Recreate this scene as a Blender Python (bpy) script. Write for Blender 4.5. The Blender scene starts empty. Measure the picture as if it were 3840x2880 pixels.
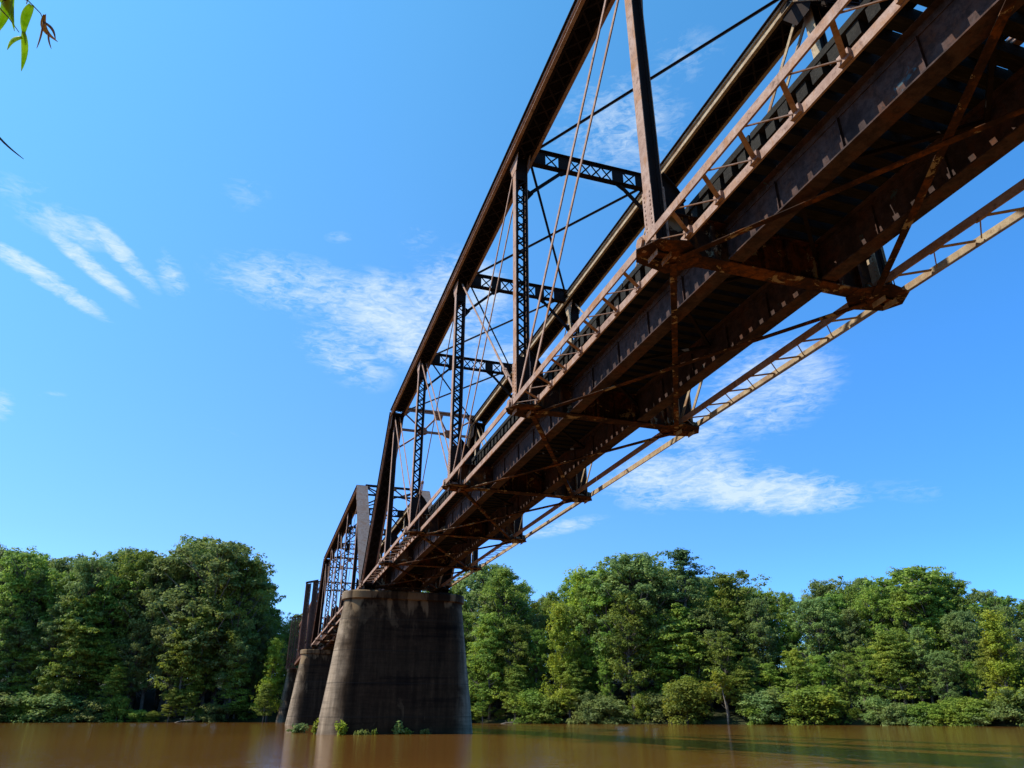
import bpy, math, random
from mathutils import Vector, Matrix
R = math.radians
sc = bpy.context.scene
COL = sc.collection
rnd = random.Random(7)

# ------------------------------------------------------------------ helpers
class MB:
    def __init__(s): s.v = []; s.f = []; s.m = []
    def add(s, vs, fs, mi=0):
        o = len(s.v); s.v += [tuple(p) for p in vs]; s.f += [tuple(i+o for i in f) for f in fs]; s.m += [mi]*len(fs)
        return s
    def box(s, x0, x1, y0, y1, z0, z1):
        if x0 > x1: x0, x1 = x1, x0
        if y0 > y1: y0, y1 = y1, y0
        vs = [(x, y, z) for x in (x0, x1) for y in (y0, y1) for z in (z0, z1)]
        return s.add(vs, [(0,1,3,2),(4,6,7,5),(0,4,5,1),(2,3,7,6),(0,2,6,4),(1,5,7,3)])
    def beam(s, a, b, w, h, side=(1,0,0), ow=0, oh=0):
        # box from a to b; w is measured along 'side' (made square to the axis), h along the third axis
        a = Vector(a); b = Vector(b); d = (b-a).normalized()
        sd = Vector(side); sd = (sd - d*sd.dot(d)).normalized(); up = sd.cross(d)
        if up.z < 0: up = -up
        vs = []
        for p in (a, b):
            for i in (-1, 1):
                for j in (-1, 1):
                    vs.append(p + sd*(ow + i*w/2) + up*(oh + j*h/2))
        return s.add(vs, [(0,1,3,2),(4,6,7,5),(0,4,5,1),(2,3,7,6),(0,2,6,4),(1,5,7,3)])
    def prism(s, pts, axis, t0, t1):
        # polygon pts (2D) extruded along axis 'x','y' or 'z'
        n = len(pts)
        def P(p, t):
            return {'x': (t, p[0], p[1]), 'y': (p[0], t, p[1]), 'z': (p[0], p[1], t)}[axis]
        vs = [P(p, t0) for p in pts] + [P(p, t1) for p in pts]
        fs = [tuple(range(n)), tuple(range(2*n-1, n-1, -1))] + [(i, n+i, n+(i+1) % n, (i+1) % n) for i in range(n)]
        return s.add(vs, fs)
    def tube(s, pts, rad, n=6):
        pts = [Vector(p) for p in pts]; rad = rad if isinstance(rad, (list, tuple)) else [rad]*len(pts)
        rings = []; o = len(s.v)
        for i, p in enumerate(pts):
            d = (pts[min(i+1, len(pts)-1)] - pts[max(i-1, 0)]).normalized()
            a = d.orthogonal().normalized() if i == 0 else (a - d*a.dot(d)).normalized()
            c = d.cross(a)
            s.v += [tuple(p + (a*math.cos(2*math.pi*k/n) + c*math.sin(2*math.pi*k/n))*rad[i]) for k in range(n)]
        for i in range(len(pts)-1):
            for k in range(n):
                s.f.append((o+i*n+k, o+i*n+(k+1) % n, o+(i+1)*n+(k+1) % n, o+(i+1)*n+k)); s.m.append(0)
        s.f.append(tuple(o+k for k in range(n-1, -1, -1))); s.f.append(tuple(o+(len(pts)-1)*n+k for k in range(n))); s.m += [0, 0]
        return s
    def disc(s, c, r, t, n=12):      # disc whose axis is X
        vs = [(c[0]+q*t/2, c[1]+r*math.cos(2*math.pi*k/n), c[2]+r*math.sin(2*math.pi*k/n)) for q in (-1, 1) for k in range(n)]
        return s.add(vs, [tuple(range(n-1, -1, -1)), tuple(range(n, 2*n))] + [(k, (k+1) % n, n+(k+1) % n, n+k) for k in range(n)])
    def mesh(s, name, mat, smooth=False, fixn=True):
        me = bpy.data.meshes.new(name); me.from_pydata(s.v, [], s.f)
        for m in (mat if isinstance(mat, (list, tuple)) else [mat]): me.materials.append(m)
        if isinstance(mat, (list, tuple)): me.polygons.foreach_set('material_index', s.m)
        if fixn:
            import bmesh
            bm = bmesh.new(); bm.from_mesh(me); bmesh.ops.recalc_face_normals(bm, faces=bm.faces); bm.to_mesh(me); bm.free()
        if smooth: me.polygons.foreach_set('use_smooth', [True]*len(me.polygons))
        me.update(); return me
    def build(s, name, mat, parent=None, loc=(0,0,0), smooth=False, fixn=True):
        o = bpy.data.objects.new(name, s.mesh(name, mat, smooth, fixn)); COL.objects.link(o)
        o.location = loc
        if parent: o.parent = parent
        return o
def tag(o, label=None, cat=None, group=None, kind=None):
    if label: o['label'] = label
    if cat: o['category'] = cat
    if group: o['group'] = group
    if kind: o['kind'] = kind
    return o
def empty(name, loc):
    o = bpy.data.objects.new(name, None); COL.objects.link(o); o.location = loc; o.empty_display_size = .3; return o
def copy_tree(o, parent=None, skip=()):
    c = o.copy(); COL.objects.link(c)
    if parent: c.parent = parent
    for ch in list(o.children):
        copy_tree(ch, c)
    return c

# ------------------------------------------------------------------ materials
def newmat(name):
    m = bpy.data.materials.new(name); m.use_nodes = True; nt = m.node_tree; nt.nodes.clear()
    out = nt.nodes.new('ShaderNodeOutputMaterial'); b = nt.nodes.new('ShaderNodeBsdfPrincipled')
    nt.links.new(b.outputs[0], out.inputs[0]); return m, nt, b, out
def lowspec(b, v=.12): b.inputs['Specular IOR Level'].default_value = v
def N(nt, typ, **kw):
    n = nt.nodes.new(typ)
    for k, v in kw.items():
        if k in ('inp',):
            for a, b in v.items(): n.inputs[a].default_value = b
        else: setattr(n, k, v)
    return n
def noise(nt, vec, scale, detail=5, rough=.6, dist=0):
    n = N(nt, 'ShaderNodeTexNoise', inp={'Scale': scale, 'Detail': detail, 'Roughness': rough, 'Distortion': dist})
    nt.links.new(vec, n.inputs['Vector']); return n.outputs['Fac']
def ramp(nt, fac, stops, interp='LINEAR'):
    r = N(nt, 'ShaderNodeValToRGB'); r.color_ramp.interpolation = interp
    el = r.color_ramp.elements
    while len(el) < len(stops): el.new(.5)
    for e, (p, c) in zip(el, stops):
        e.position = p; e.color = (c[0], c[1], c[2], 1) if hasattr(c, '__len__') else (c, c, c, 1)
    nt.links.new(fac, r.inputs[0]); return r.outputs[0]
def mix(nt, fac, a, b, mode='MIX'):
    n = N(nt, 'ShaderNodeMix', data_type='RGBA', blend_type=mode)
    for sock, v in ((n.inputs[0], fac), (n.inputs[6], a), (n.inputs[7], b)):
        if isinstance(v, bpy.types.NodeSocket): nt.links.new(v, sock)
        elif hasattr(v, '__len__'): sock.default_value = (v[0], v[1], v[2], 1)
        else: sock.default_value = v
    return n.outputs[2]
def math_(nt, op, a, b=None, c=None, clamp=False):
    n = N(nt, 'ShaderNodeMath', operation=op, use_clamp=clamp)
    for i, v in enumerate((a, b, c)):
        if v is None: continue
        if isinstance(v, bpy.types.NodeSocket): nt.links.new(v, n.inputs[i])
        else: n.inputs[i].default_value = v
    return n.outputs[0]
def pos(nt, scale=(1,1,1)):
    g = N(nt, 'ShaderNodeNewGeometry'); mp = N(nt, 'ShaderNodeMapping', inp={'Scale': scale})
    nt.links.new(g.outputs['Position'], mp.inputs[0]); return mp.outputs[0]
def bump(nt, b, h, strength, dist):
    n = N(nt, 'ShaderNodeBump', inp={'Strength': strength, 'Distance': dist}); nt.links.new(h, n.inputs['Height'])
    nt.links.new(n.outputs[0], b.inputs['Normal'])

def steel(name, light, mid, rust, flake=None, flake_amt=.0, dark=(.05,.03,.022), stain=.5):
    m, nt, b, out = newmat(name); p = pos(nt)
    n1 = noise(nt, p, 1.3, 6, .65, .4); n2 = noise(nt, p, 7, 5, .7, .2); n3 = noise(nt, p, 40, 3, .6)
    c = ramp(nt, n1, [(.34, mid), (.5, light), (.66, rust)])
    c = mix(nt, ramp(nt, n2, [(.44, 0), (.62, .75)]), c, mid)
    c = mix(nt, ramp(nt, n2, [(.57, 0), (.68, stain)]), c, dark)
    n4 = noise(nt, pos(nt, (1, 1, .35)), 3.1, 6, .7, .8); c = mix(nt, ramp(nt, n4, [(.56, 0), (.66, .55)]), c, rust)
    c = mix(nt, .35, c, ramp(nt, n3, [(.3, .35), (.7, 1)]), 'MULTIPLY')
    if flake:
        f = noise(nt, p, 2.1, 9, .72, .6)
        c = mix(nt, ramp(nt, f, [(.62-flake_amt, 0), (.635-flake_amt, 1)]), c, flake)
    nt.links.new(c, b.inputs['Base Color']); b.inputs['Roughness'].default_value = .85
    b.inputs['Specular IOR Level'].default_value = .1
    bump(nt, b, n2, .25, .01)
    return m
M = {}
M['steel'] = steel('rusty_steel', (.42,.29,.225), (.30,.185,.135), (.34,.155,.06))
M['rustred'] = steel('red_brown_steel', (.17,.09,.065), (.11,.055,.04), (.16,.07,.035))
M['pale'] = steel('pale_weathered_steel', (.46,.37,.24), (.33,.24,.15), (.28,.16,.09), stain=.45)
M['deep'] = steel('deep_rust_steel', (.06,.027,.015), (.022,.012,.009), (.22,.072,.014), (.30,.23,.14), .045)
M['web'] = steel('stringer_steel', (.085,.055,.048), (.030,.020,.018), (.10,.04,.02), (.05,.09,.105), -.03)
M['dark'] = steel('dark_shade_steel', (.020,.014,.012), (.013,.010,.009), (.030,.016,.010))  # near-black steel, also paints shade into inner and under faces
M['grey'] = steel('grey_painted_steel', (.20,.17,.155), (.15,.115,.10), (.16,.10,.07), (.30,.27,.23), -.05)

def timber():
    m, nt, b, out = newmat('old_timber'); p = pos(nt, (1.2, 9, 9))
    n1 = noise(nt, p, 2.5, 6, .7, .6); n2 = noise(nt, pos(nt), 1.1, 3)
    c = ramp(nt, n1, [(.3, (.009,.008,.006)), (.55, (.019,.016,.012)), (.8, (.055,.048,.036))])
    c = mix(nt, ramp(nt, n2, [(.45, 0), (.6, .5)]), c, (.03,.027,.02))
    nt.links.new(c, b.inputs['Base Color']); b.inputs['Roughness'].default_value = .9; lowspec(b)
    bump(nt, b, n1, .5, .02); return m
M['timber'] = timber()

def concrete():
    m, nt, b, out = newmat('stained_concrete'); p = pos(nt)
    streak = noise(nt, pos(nt, (1.6, 1.6, .16)), 1.0, 7, .65, .3)
    band = noise(nt, pos(nt, (.12, .12, 2.2)), 1.1, 4, .6, .2)
    n1 = noise(nt, p, .55, 6, .62, .3); n2 = noise(nt, p, 6, 6, .7); n3 = noise(nt, p, 30, 3, .6)
    c = ramp(nt, streak, [(.3, (.05,.036,.025)), (.48, (.09,.064,.042)), (.62, (.19,.135,.085)), (.75, (.34,.245,.155))])
    c = mix(nt, ramp(nt, band, [(.4, 0), (.62, .7)]), c, (.14,.10,.062))
    c = mix(nt, ramp(nt, band, [(.30, .75), (.42, 0)]), c, (.026,.022,.019))
    # large pale places where the face has spalled, mostly high up
    sx = N(nt, 'ShaderNodeSeparateXYZ'); g = N(nt, 'ShaderNodeNewGeometry'); nt.links.new(g.outputs['Position'], sx.inputs[0])
    hi = N(nt, 'ShaderNodeMapRange', inp={'From Min': 4.2, 'From Max': 7.4}); nt.links.new(sx.outputs['Z'], hi.inputs[0])
    sp = noise(nt, pos(nt, (1, 1, .55)), .62, 6, .6, .5)
    s2 = math_(nt, 'ADD', sp, math_(nt, 'MULTIPLY', hi.outputs[0], .13))
    c = mix(nt, ramp(nt, s2, [(.635, 0), (.675, .85)]), c, (.34,.26,.165))
    lo = N(nt, 'ShaderNodeMapRange', inp={'From Min': 1.6, 'From Max': .2}); nt.links.new(sx.outputs['Z'], lo.inputs[0])
    c = mix(nt, math_(nt, 'MULTIPLY', lo.outputs[0], .55), c, (.13,.085,.045))
    c = mix(nt, .6, c, ramp(nt, n2, [(.3, .45), (.7, 1)]), 'MULTIPLY')
    # light painted into the colour: sunlit ends paler, shaded middle darker
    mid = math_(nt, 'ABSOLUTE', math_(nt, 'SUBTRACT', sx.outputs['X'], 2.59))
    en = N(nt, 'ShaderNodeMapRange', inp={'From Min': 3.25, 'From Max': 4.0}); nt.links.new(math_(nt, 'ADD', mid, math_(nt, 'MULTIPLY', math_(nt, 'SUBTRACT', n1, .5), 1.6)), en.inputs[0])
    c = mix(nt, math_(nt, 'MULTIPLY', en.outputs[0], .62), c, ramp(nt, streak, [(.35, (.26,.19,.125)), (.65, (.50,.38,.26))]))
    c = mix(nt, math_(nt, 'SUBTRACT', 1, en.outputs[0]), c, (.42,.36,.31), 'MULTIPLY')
    v2 = noise(nt, pos(nt, (2.6, 2.6, .10)), 1.0, 6, .7, .2)
    c = mix(nt, .6, c, ramp(nt, v2, [(.36, .35), (.6, 1)]), 'MULTIPLY')
    v3 = noise(nt, pos(nt, (.4, .4, 5)), 1.0, 5, .65, .1); c = mix(nt, .5, c, ramp(nt, v3, [(.38, .45), (.55, 1)]), 'MULTIPLY')
    # warm bare patches below the cap where the dirt has washed or flaked off
    h2 = N(nt, 'ShaderNodeMapRange', inp={'From Min': 5.6, 'From Max': 7.3}); nt.links.new(sx.outputs['Z'], h2.inputs[0])
    w1 = noise(nt, pos(nt, (1.05, 1.05, .22)), 1.15, 4, .5, .25)
    w2 = math_(nt, 'ADD', w1, math_(nt, 'MULTIPLY', math_(nt, 'SUBTRACT', h2.outputs[0], 1), .28))
    c = mix(nt, ramp(nt, w2, [(.50, 0), (.56, .75)]), c, (.25,.165,.085))
    # thin construction joints
    z = math_(nt, 'FRACT', math_(nt, 'MULTIPLY', sx.outputs['Z'], 1/1.83))
    j = math_(nt, 'LESS_THAN', math_(nt, 'ABSOLUTE', math_(nt, 'SUBTRACT', z, .5)), .012)
    c = mix(nt, math_(nt, 'MULTIPLY', j, .55), c, (.03,.026,.022))
    nt.links.new(c, b.inputs['Base Color']); b.inputs['Roughness'].default_value = .92
    b.inputs['Specular IOR Level'].default_value = .1
    h = math_(nt, 'ADD', math_(nt, 'MULTIPLY', n2, .6), math_(nt, 'MULTIPLY', s2, 1.0)); bump(nt, b, h, .5, .05)
    return m
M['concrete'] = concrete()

def foliage(name, c1, c2, c3, trans=.48, hv=.02):
    m, nt, b, out = newmat(name)
    oi = N(nt, 'ShaderNodeObjectInfo'); g = N(nt, 'ShaderNodeNewGeometry')
    n1 = noise(nt, pos(nt), .35, 3, .6); n2 = noise(nt, pos(nt), 3.2, 2, .6)
    c = ramp(nt, n1, [(.36, c1), (.52, c2), (.68, c3)])
    c = mix(nt, .4, c, ramp(nt, n2, [(.32, .5), (.68, 1)]), 'MULTIPLY')
    hs = N(nt, 'ShaderNodeHueSaturation')
    nt.links.new(math_(nt, 'ADD', math_(nt, 'MULTIPLY', oi.outputs['Random'], hv*2), .5-hv), hs.inputs['Hue'])
    nt.links.new(math_(nt, 'ADD', math_(nt, 'MULTIPLY', oi.outputs['Random'], .55), .92), hs.inputs['Value'])
    nt.links.new(c, hs.inputs['Color'])
    nt.links.new(hs.outputs[0], b.inputs['Base Color']); b.inputs['Roughness'].default_value = .6
    b.inputs['Specular IOR Level'].default_value = .25
    t = N(nt, 'ShaderNodeBsdfTranslucent'); nt.links.new(hs.outputs[0], t.inputs[0])
    mx = N(nt, 'ShaderNodeMixShader', inp={0: trans}); nt.links.new(b.outputs[0], mx.inputs[1]); nt.links.new(t.outputs[0], mx.inputs[2])
    nt.links.new(mx.outputs[0], out.inputs[0]); return m
M['leaf_mid'] = foliage('mid_green_foliage', (.13,.20,.03), (.20,.275,.04), (.28,.34,.045))
M['leaf_grey'] = foliage('grey_green_foliage', (.135,.195,.06), (.19,.25,.065), (.25,.295,.07))
M['leaf_yellow'] = foliage('yellow_green_foliage', (.20,.26,.025), (.28,.33,.03), (.36,.36,.03))
M['leaf_pine'] = foliage('pine_foliage', (.06,.13,.035), (.09,.17,.04), (.13,.21,.045), .2)
M['leaf_cyp'] = foliage('cypress_foliage', (.15,.21,.03), (.21,.27,.035), (.30,.32,.03))
def bark():
    m, nt, b, out = newmat('bark'); n1 = noise(nt, pos(nt, (4, 4, .7)), 2, 5, .7)
    nt.links.new(ramp(nt, n1, [(.35, (.05,.042,.033)), (.65, (.17,.15,.125))]), b.inputs['Base Color']); b.inputs['Roughness'].default_value = .9; lowspec(b)
    bump(nt, b, n1, .5, .03); return m
M['bark'] = bark()
def palebark():
    m, nt, b, out = newmat('pale_dead_wood'); n1 = noise(nt, pos(nt, (4, 4, .7)), 2, 5, .7)
    nt.links.new(ramp(nt, n1, [(.35, (.16,.125,.09)), (.65, (.32,.27,.20))]), b.inputs['Base Color']); b.inputs['Roughness'].default_value = .9; lowspec(b)
    return m
M['palebark'] = palebark()
def soil():
    m, nt, b, out = newmat('bank_soil'); n1 = noise(nt, pos(nt), .8, 6, .7)
    nt.links.new(ramp(nt, n1, [(.35, (.018,.028,.010)), (.55, (.035,.035,.016)), (.75, (.07,.055,.035))]), b.inputs['Base Color']); b.inputs['Roughness'].default_value = .95; lowspec(b, .05)
    bump(nt, b, n1, .6, .2); return m
M['soil'] = soil()
def water():
    m, nt, b, out = newmat('muddy_water')
    n0 = noise(nt, pos(nt, (.02, .05, 1)), 1.0, 4, .6)
    nt.links.new(ramp(nt, n0, [(.3, (.125,.052,.009)), (.7, (.18,.076,.012))]), b.inputs['Base Color'])
    b.inputs['Roughness'].default_value = .07; b.inputs['IOR'].default_value = 1.33
    b.inputs['Specular IOR Level'].default_value = .36
    a = noise(nt, pos(nt, (.8, 1.6, 1)), 1.1, 3, .55, .4); c = noise(nt, pos(nt, (3, 6, 1)), 2.0, 3, .55)
    h = math_(nt, 'ADD', a, math_(nt, 'MULTIPLY', c, .3))
    bump(nt, b, h, .30, .08)
    return m
M['water'] = water()

# ------------------------------------------------------------------ camera
PW = 7.6                                  # panel length
ZP = 8.64                                 # height of the lower pins above the water
H = 8.66                                  # truss depth, pin to pin
camd = bpy.data.cameras.new('camera'); cam = bpy.data.objects.new('camera', camd); COL.objects.link(cam)
CP = Vector((-5.7228, -47.309, .995)); YAW, PITCH, ROLL = .3169, .4325, -.0005; F = 2692.2
fwd = Vector((math.sin(YAW)*math.cos(PITCH), math.cos(YAW)*math.cos(PITCH), math.sin(PITCH)))
rt = Vector((math.cos(YAW), -math.sin(YAW), 0)); up = rt.cross(fwd)
rt2 = rt*math.cos(ROLL) + up*math.sin(ROLL); up2 = up*math.cos(ROLL) - rt*math.sin(ROLL)
mt = Matrix((rt2, up2, -fwd)).transposed().to_4x4(); mt.translation = CP
cam.matrix_world = mt
camd.sensor_width = 36; camd.lens = F/3840*36; camd.clip_end = 6000; camd.clip_start = .05
sc.camera = cam
def ray(px, py): return (fwd*F + rt2*(px-1920) + up2*(1440-py)).normalized()

# ------------------------------------------------------------------ sun and sky
AZ, EL = R(12), R(48.6)                   # sun stands to the left (-X), a little beyond the bridge
sdir = Vector((-math.cos(EL)*math.cos(AZ), math.cos(EL)*math.sin(AZ), math.sin(EL)))
sl = bpy.data.lights.new('sun', 'SUN'); sl.energy = 5.0; sl.angle = R(.5); sl.color = (1, .93, .82)
so = bpy.data.objects.new('sun', sl); COL.objects.link(so); so.rotation_euler = sdir.to_track_quat('Z', 'Y').to_euler()
so.location = (-60, 0, 80)
w = bpy.data.worlds.new('World'); sc.world = w; w.use_nodes = True; nt = w.node_tree; nt.nodes.clear()
wo = N(nt, 'ShaderNodeOutputWorld'); bg = N(nt, 'ShaderNodeBackground', inp={'Strength': .125})
sky = N(nt, 'ShaderNodeTexSky', sky_type='NISHITA', sun_disc=False, sun_elevation=EL, sun_rotation=math.atan2(sdir.x, sdir.y),
        air_density=1.0, dust_density=.25, ozone_density=4.0, altitude=0)
tc = N(nt, 'ShaderNodeTexCoord'); D = tc.outputs['Generated']
skyc = mix(nt, 1, sky.outputs[0], (.82, 1.38, 1.75), 'MULTIPLY')
# clear late-summer air: greener overhead, deeper blue away from the sun's side
sxyz = N(nt, 'ShaderNodeSeparateXYZ'); nt.links.new(D, sxyz.inputs[0])
def lin(src, f0, f1, t0, t1):
    n = N(nt, 'ShaderNodeMapRange', inp={'From Min': f0, 'From Max': f1, 'To Min': t0, 'To Max': t1}); nt.links.new(src, n.inputs[0]); return n.outputs[0]
cc = N(nt, 'ShaderNodeCombineColor')
nt.links.new(math_(nt, 'MULTIPLY', lin(sxyz.outputs['Z'], .2, .8, .90, 1.12), lin(sxyz.outputs['X'], .1, .8, 1, .58)), cc.inputs[0])
nt.links.new(math_(nt, 'MULTIPLY', lin(sxyz.outputs['Z'], .2, .8, .80, 1.32), lin(sxyz.outputs['X'], .1, .8, 1, .84)), cc.inputs[1])
nt.links.new(lin(sxyz.outputs['Z'], .2, .8, .92, 1.08), cc.inputs[2])
skyc = mix(nt, 1, skyc, cc.outputs[0], 'MULTIPLY')
# clouds: thin cirrus patches fixed in the sky, each by its compass direction
patches = [  # px, py of the photo turned into a direction, half length, half height (px), tilt (deg), density
 (1150,1080,420,130,12,.62), (1480,1200,330,200,15,.9), (1300,1330,230,120,30,.62), (1720,1130,240,220,0,.8), (1900,1360,260,130,0,.55),
 (170,1045,330,44,33,1.15), (345,1000,260,40,40,.85), (455,950,230,44,46,.85), (250,860,210,60,20,.35), (260,850,260,80,22,.45), (640,1030,60,120,-20,.5),
 (2850,1840,430,105,2,1.15), (2560,1790,340,140,-8,.85), (2880,1460,330,200,-22,.68), (2650,1610,260,110,-25,.6), (3400,1840,250,50,2,.2),
 (2320,480,300,230,-15,.5), (2560,220,180,120,-20,.3), (2110,1975,190,34,-12,.55), (2550,1300,220,110,-15,.4),
 (1270,890,60,26,0,.35), (920,720,110,80,0,.25), (1560,900,90,70,-20,.25), (800,1610,110,14,14,.25), (5,1520,60,70,0,.5), (200,1480,60,14,0,.3), (60,700,160,60,10,.3)]
total = None
def vdot(v):
    n = N(nt, 'ShaderNodeVectorMath', operation='DOT_PRODUCT', inp={1: v}); nt.links.new(D, n.inputs[0]); return n.outputs['Value']
for px, py, A, B, tilt, dens in patches:
    c = ray(px, py); k = F/((Vector((px-1920, 1440-py, F))).length)*k if False else 1
    a = (ray(px+A*math.cos(R(tilt)), py+A*math.sin(R(tilt))) - ray(px-A*math.cos(R(tilt)), py-A*math.sin(R(tilt))))
    b = c.cross(a.normalized()); hb = (ray(px-B*math.sin(R(tilt)), py+B*math.cos(R(tilt))) - c).length; ha = a.length/2
    a = a.normalized()
    a = (a - c*a.dot(c)).normalized()
    u = math_(nt, 'POWER', math_(nt, 'MULTIPLY', vdot(a), 1/ha), 2); v = math_(nt, 'POWER', math_(nt, 'MULTIPLY', vdot(b), 1/hb), 2)
    mk = math_(nt, 'MULTIPLY', math_(nt, 'SUBTRACT', 1, math_(nt, 'ADD', u, v), clamp=True), dens)
    total = mk if total is None else math_(nt, 'MAXIMUM', total, mk)
def rot_noise(ax, sc3, scale, det, rgh, dst):
    mp = N(nt, 'ShaderNodeMapping', inp={'Scale': sc3, 'Rotation': ax}); nt.links.new(D, mp.inputs[0]); return noise(nt, mp.outputs[0], scale, det, rgh, dst)
n1 = rot_noise((0, .3, .4), (1, 1, 2.1), 13, 9, .66, .7); n2 = rot_noise((.2, -.5, .9), (1, 1, 3.4), 46, 6, .66, .9)
cn = math_(nt, 'ADD', math_(nt, 'MULTIPLY', n1, .55), math_(nt, 'MULTIPLY', n2, .45))
cm = math_(nt, 'ADD', math_(nt, 'MULTIPLY', cn, 3.1), -1.56)
cm = math_(nt, 'ADD', cm, math_(nt, 'MULTIPLY', total, .62))
cm = math_(nt, 'MULTIPLY', math_(nt, 'MULTIPLY', cm, 1.25, clamp=True), math_(nt, 'MULTIPLY', total, 1.9, clamp=True), clamp=True)
cm = math_(nt, 'MULTIPLY', cm, .74)
skyc = mix(nt, cm, skyc, (5.2, 6.0, 6.6))
nt.links.new(skyc, bg.inputs[0]); nt.links.new(bg.outputs[0], wo.inputs[0])
sc.view_settings.view_transform = 'Standard'; sc.view_settings.look = 'None'; sc.view_settings.gamma = 1; sc.view_settings.exposure = .4
sc.render.engine = 'CYCLES'; sc.render.resolution_x = 1024; sc.render.resolution_y = 768
sc.cycles.max_bounces = 5; sc.cycles.diffuse_bounces = 3; sc.cycles.transparent_max_bounces = 4

# ------------------------------------------------------------------ the truss span
# local frame: x = 0 at the bridge's centre line, y = 0 at the far pins, running to -6 panels, z = 0 at the lower pins
TX = 2.49
def lace(mb, p0, p1, half, axis_w, step, bw=.05, th=.012, off=0, double=True):
    """flat lacing bars zigzagging between two lines parallel to p0-p1, 'half' away on both sides along axis_w"""
    p0 = Vector(p0); p1 = Vector(p1); L = (p1-p0).length; n = max(1, int(round(L/step))); d = (p1-p0)/n; a = Vector(axis_w)
    nrm = d.normalized().cross(a)
    for i in range(n):
        s = 1 if i % 2 == 0 else -1
        mb.beam(p0+d*i + a*half*s, p0+d*(i+1) - a*half*s, bw, th, side=d.cross(nrm).cross(nrm) if False else d.normalized().cross(nrm))
        if double: mb.beam(p0+d*i - a*half*s + nrm*th*1.1, p0+d*(i+1) + a*half*s + nrm*th*1.1, bw, th, side=d.normalized().cross(nrm))
def chord_member(name, a, b, root, mat, step=.62):
    """box member: two side webs, overhanging cover plate above, laced below"""
    mb = MB()
    for s in (-1, 1):
        mb.beam(a, b, .016, .38, ow=s*.304, oh=-.03)                # side web
        kk = len(mb.f); mb.beam(a, b, .010, .37, ow=s*.288, oh=-.03); mb.beam(a, b, .07, .016, ow=s*.25, oh=-.229); mb.m[kk:] = [1]*(len(mb.f)-kk)  # inner web face and leg in the dark steel, shade painted in
        mb.beam(a, b, .10, .016, ow=s*.355, oh=-.227)               # bottom angle, outstanding leg
        mb.beam(a, b, .05, .07, ow=s*.338, oh=.12)                 # top angle
    k0 = len(mb.f); mb.beam(a, b, .86, .022, oh=.172); mb.m[k0:] = [1]*(len(mb.f)-k0)  # cover plate dark, painting in the shade beneath it
    o = mb.build(name, [mat, M['dark']], root)
    lc = MB(); A = Vector(a); B = Vector(b); d = (B-A).normalized(); n = Vector((1,0,0)).cross(d)
    if n.z < 0: n = -n
    off = n*(-.245)
    L = (B-A).length
    for t0, t1 in ((0, .7), (L-.7, L)): lc.beam(A+d*t0+off*1.02, A+d*t1+off*1.02, .62, .014)
    lace(lc, A+d*.7+off*1.04, B-d*.7+off*1.04, .27, (1,0,0), step)
    lc.build('lacing', M['dark'], o)  # dark colour stands in for the shade under the chord
    return o
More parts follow.
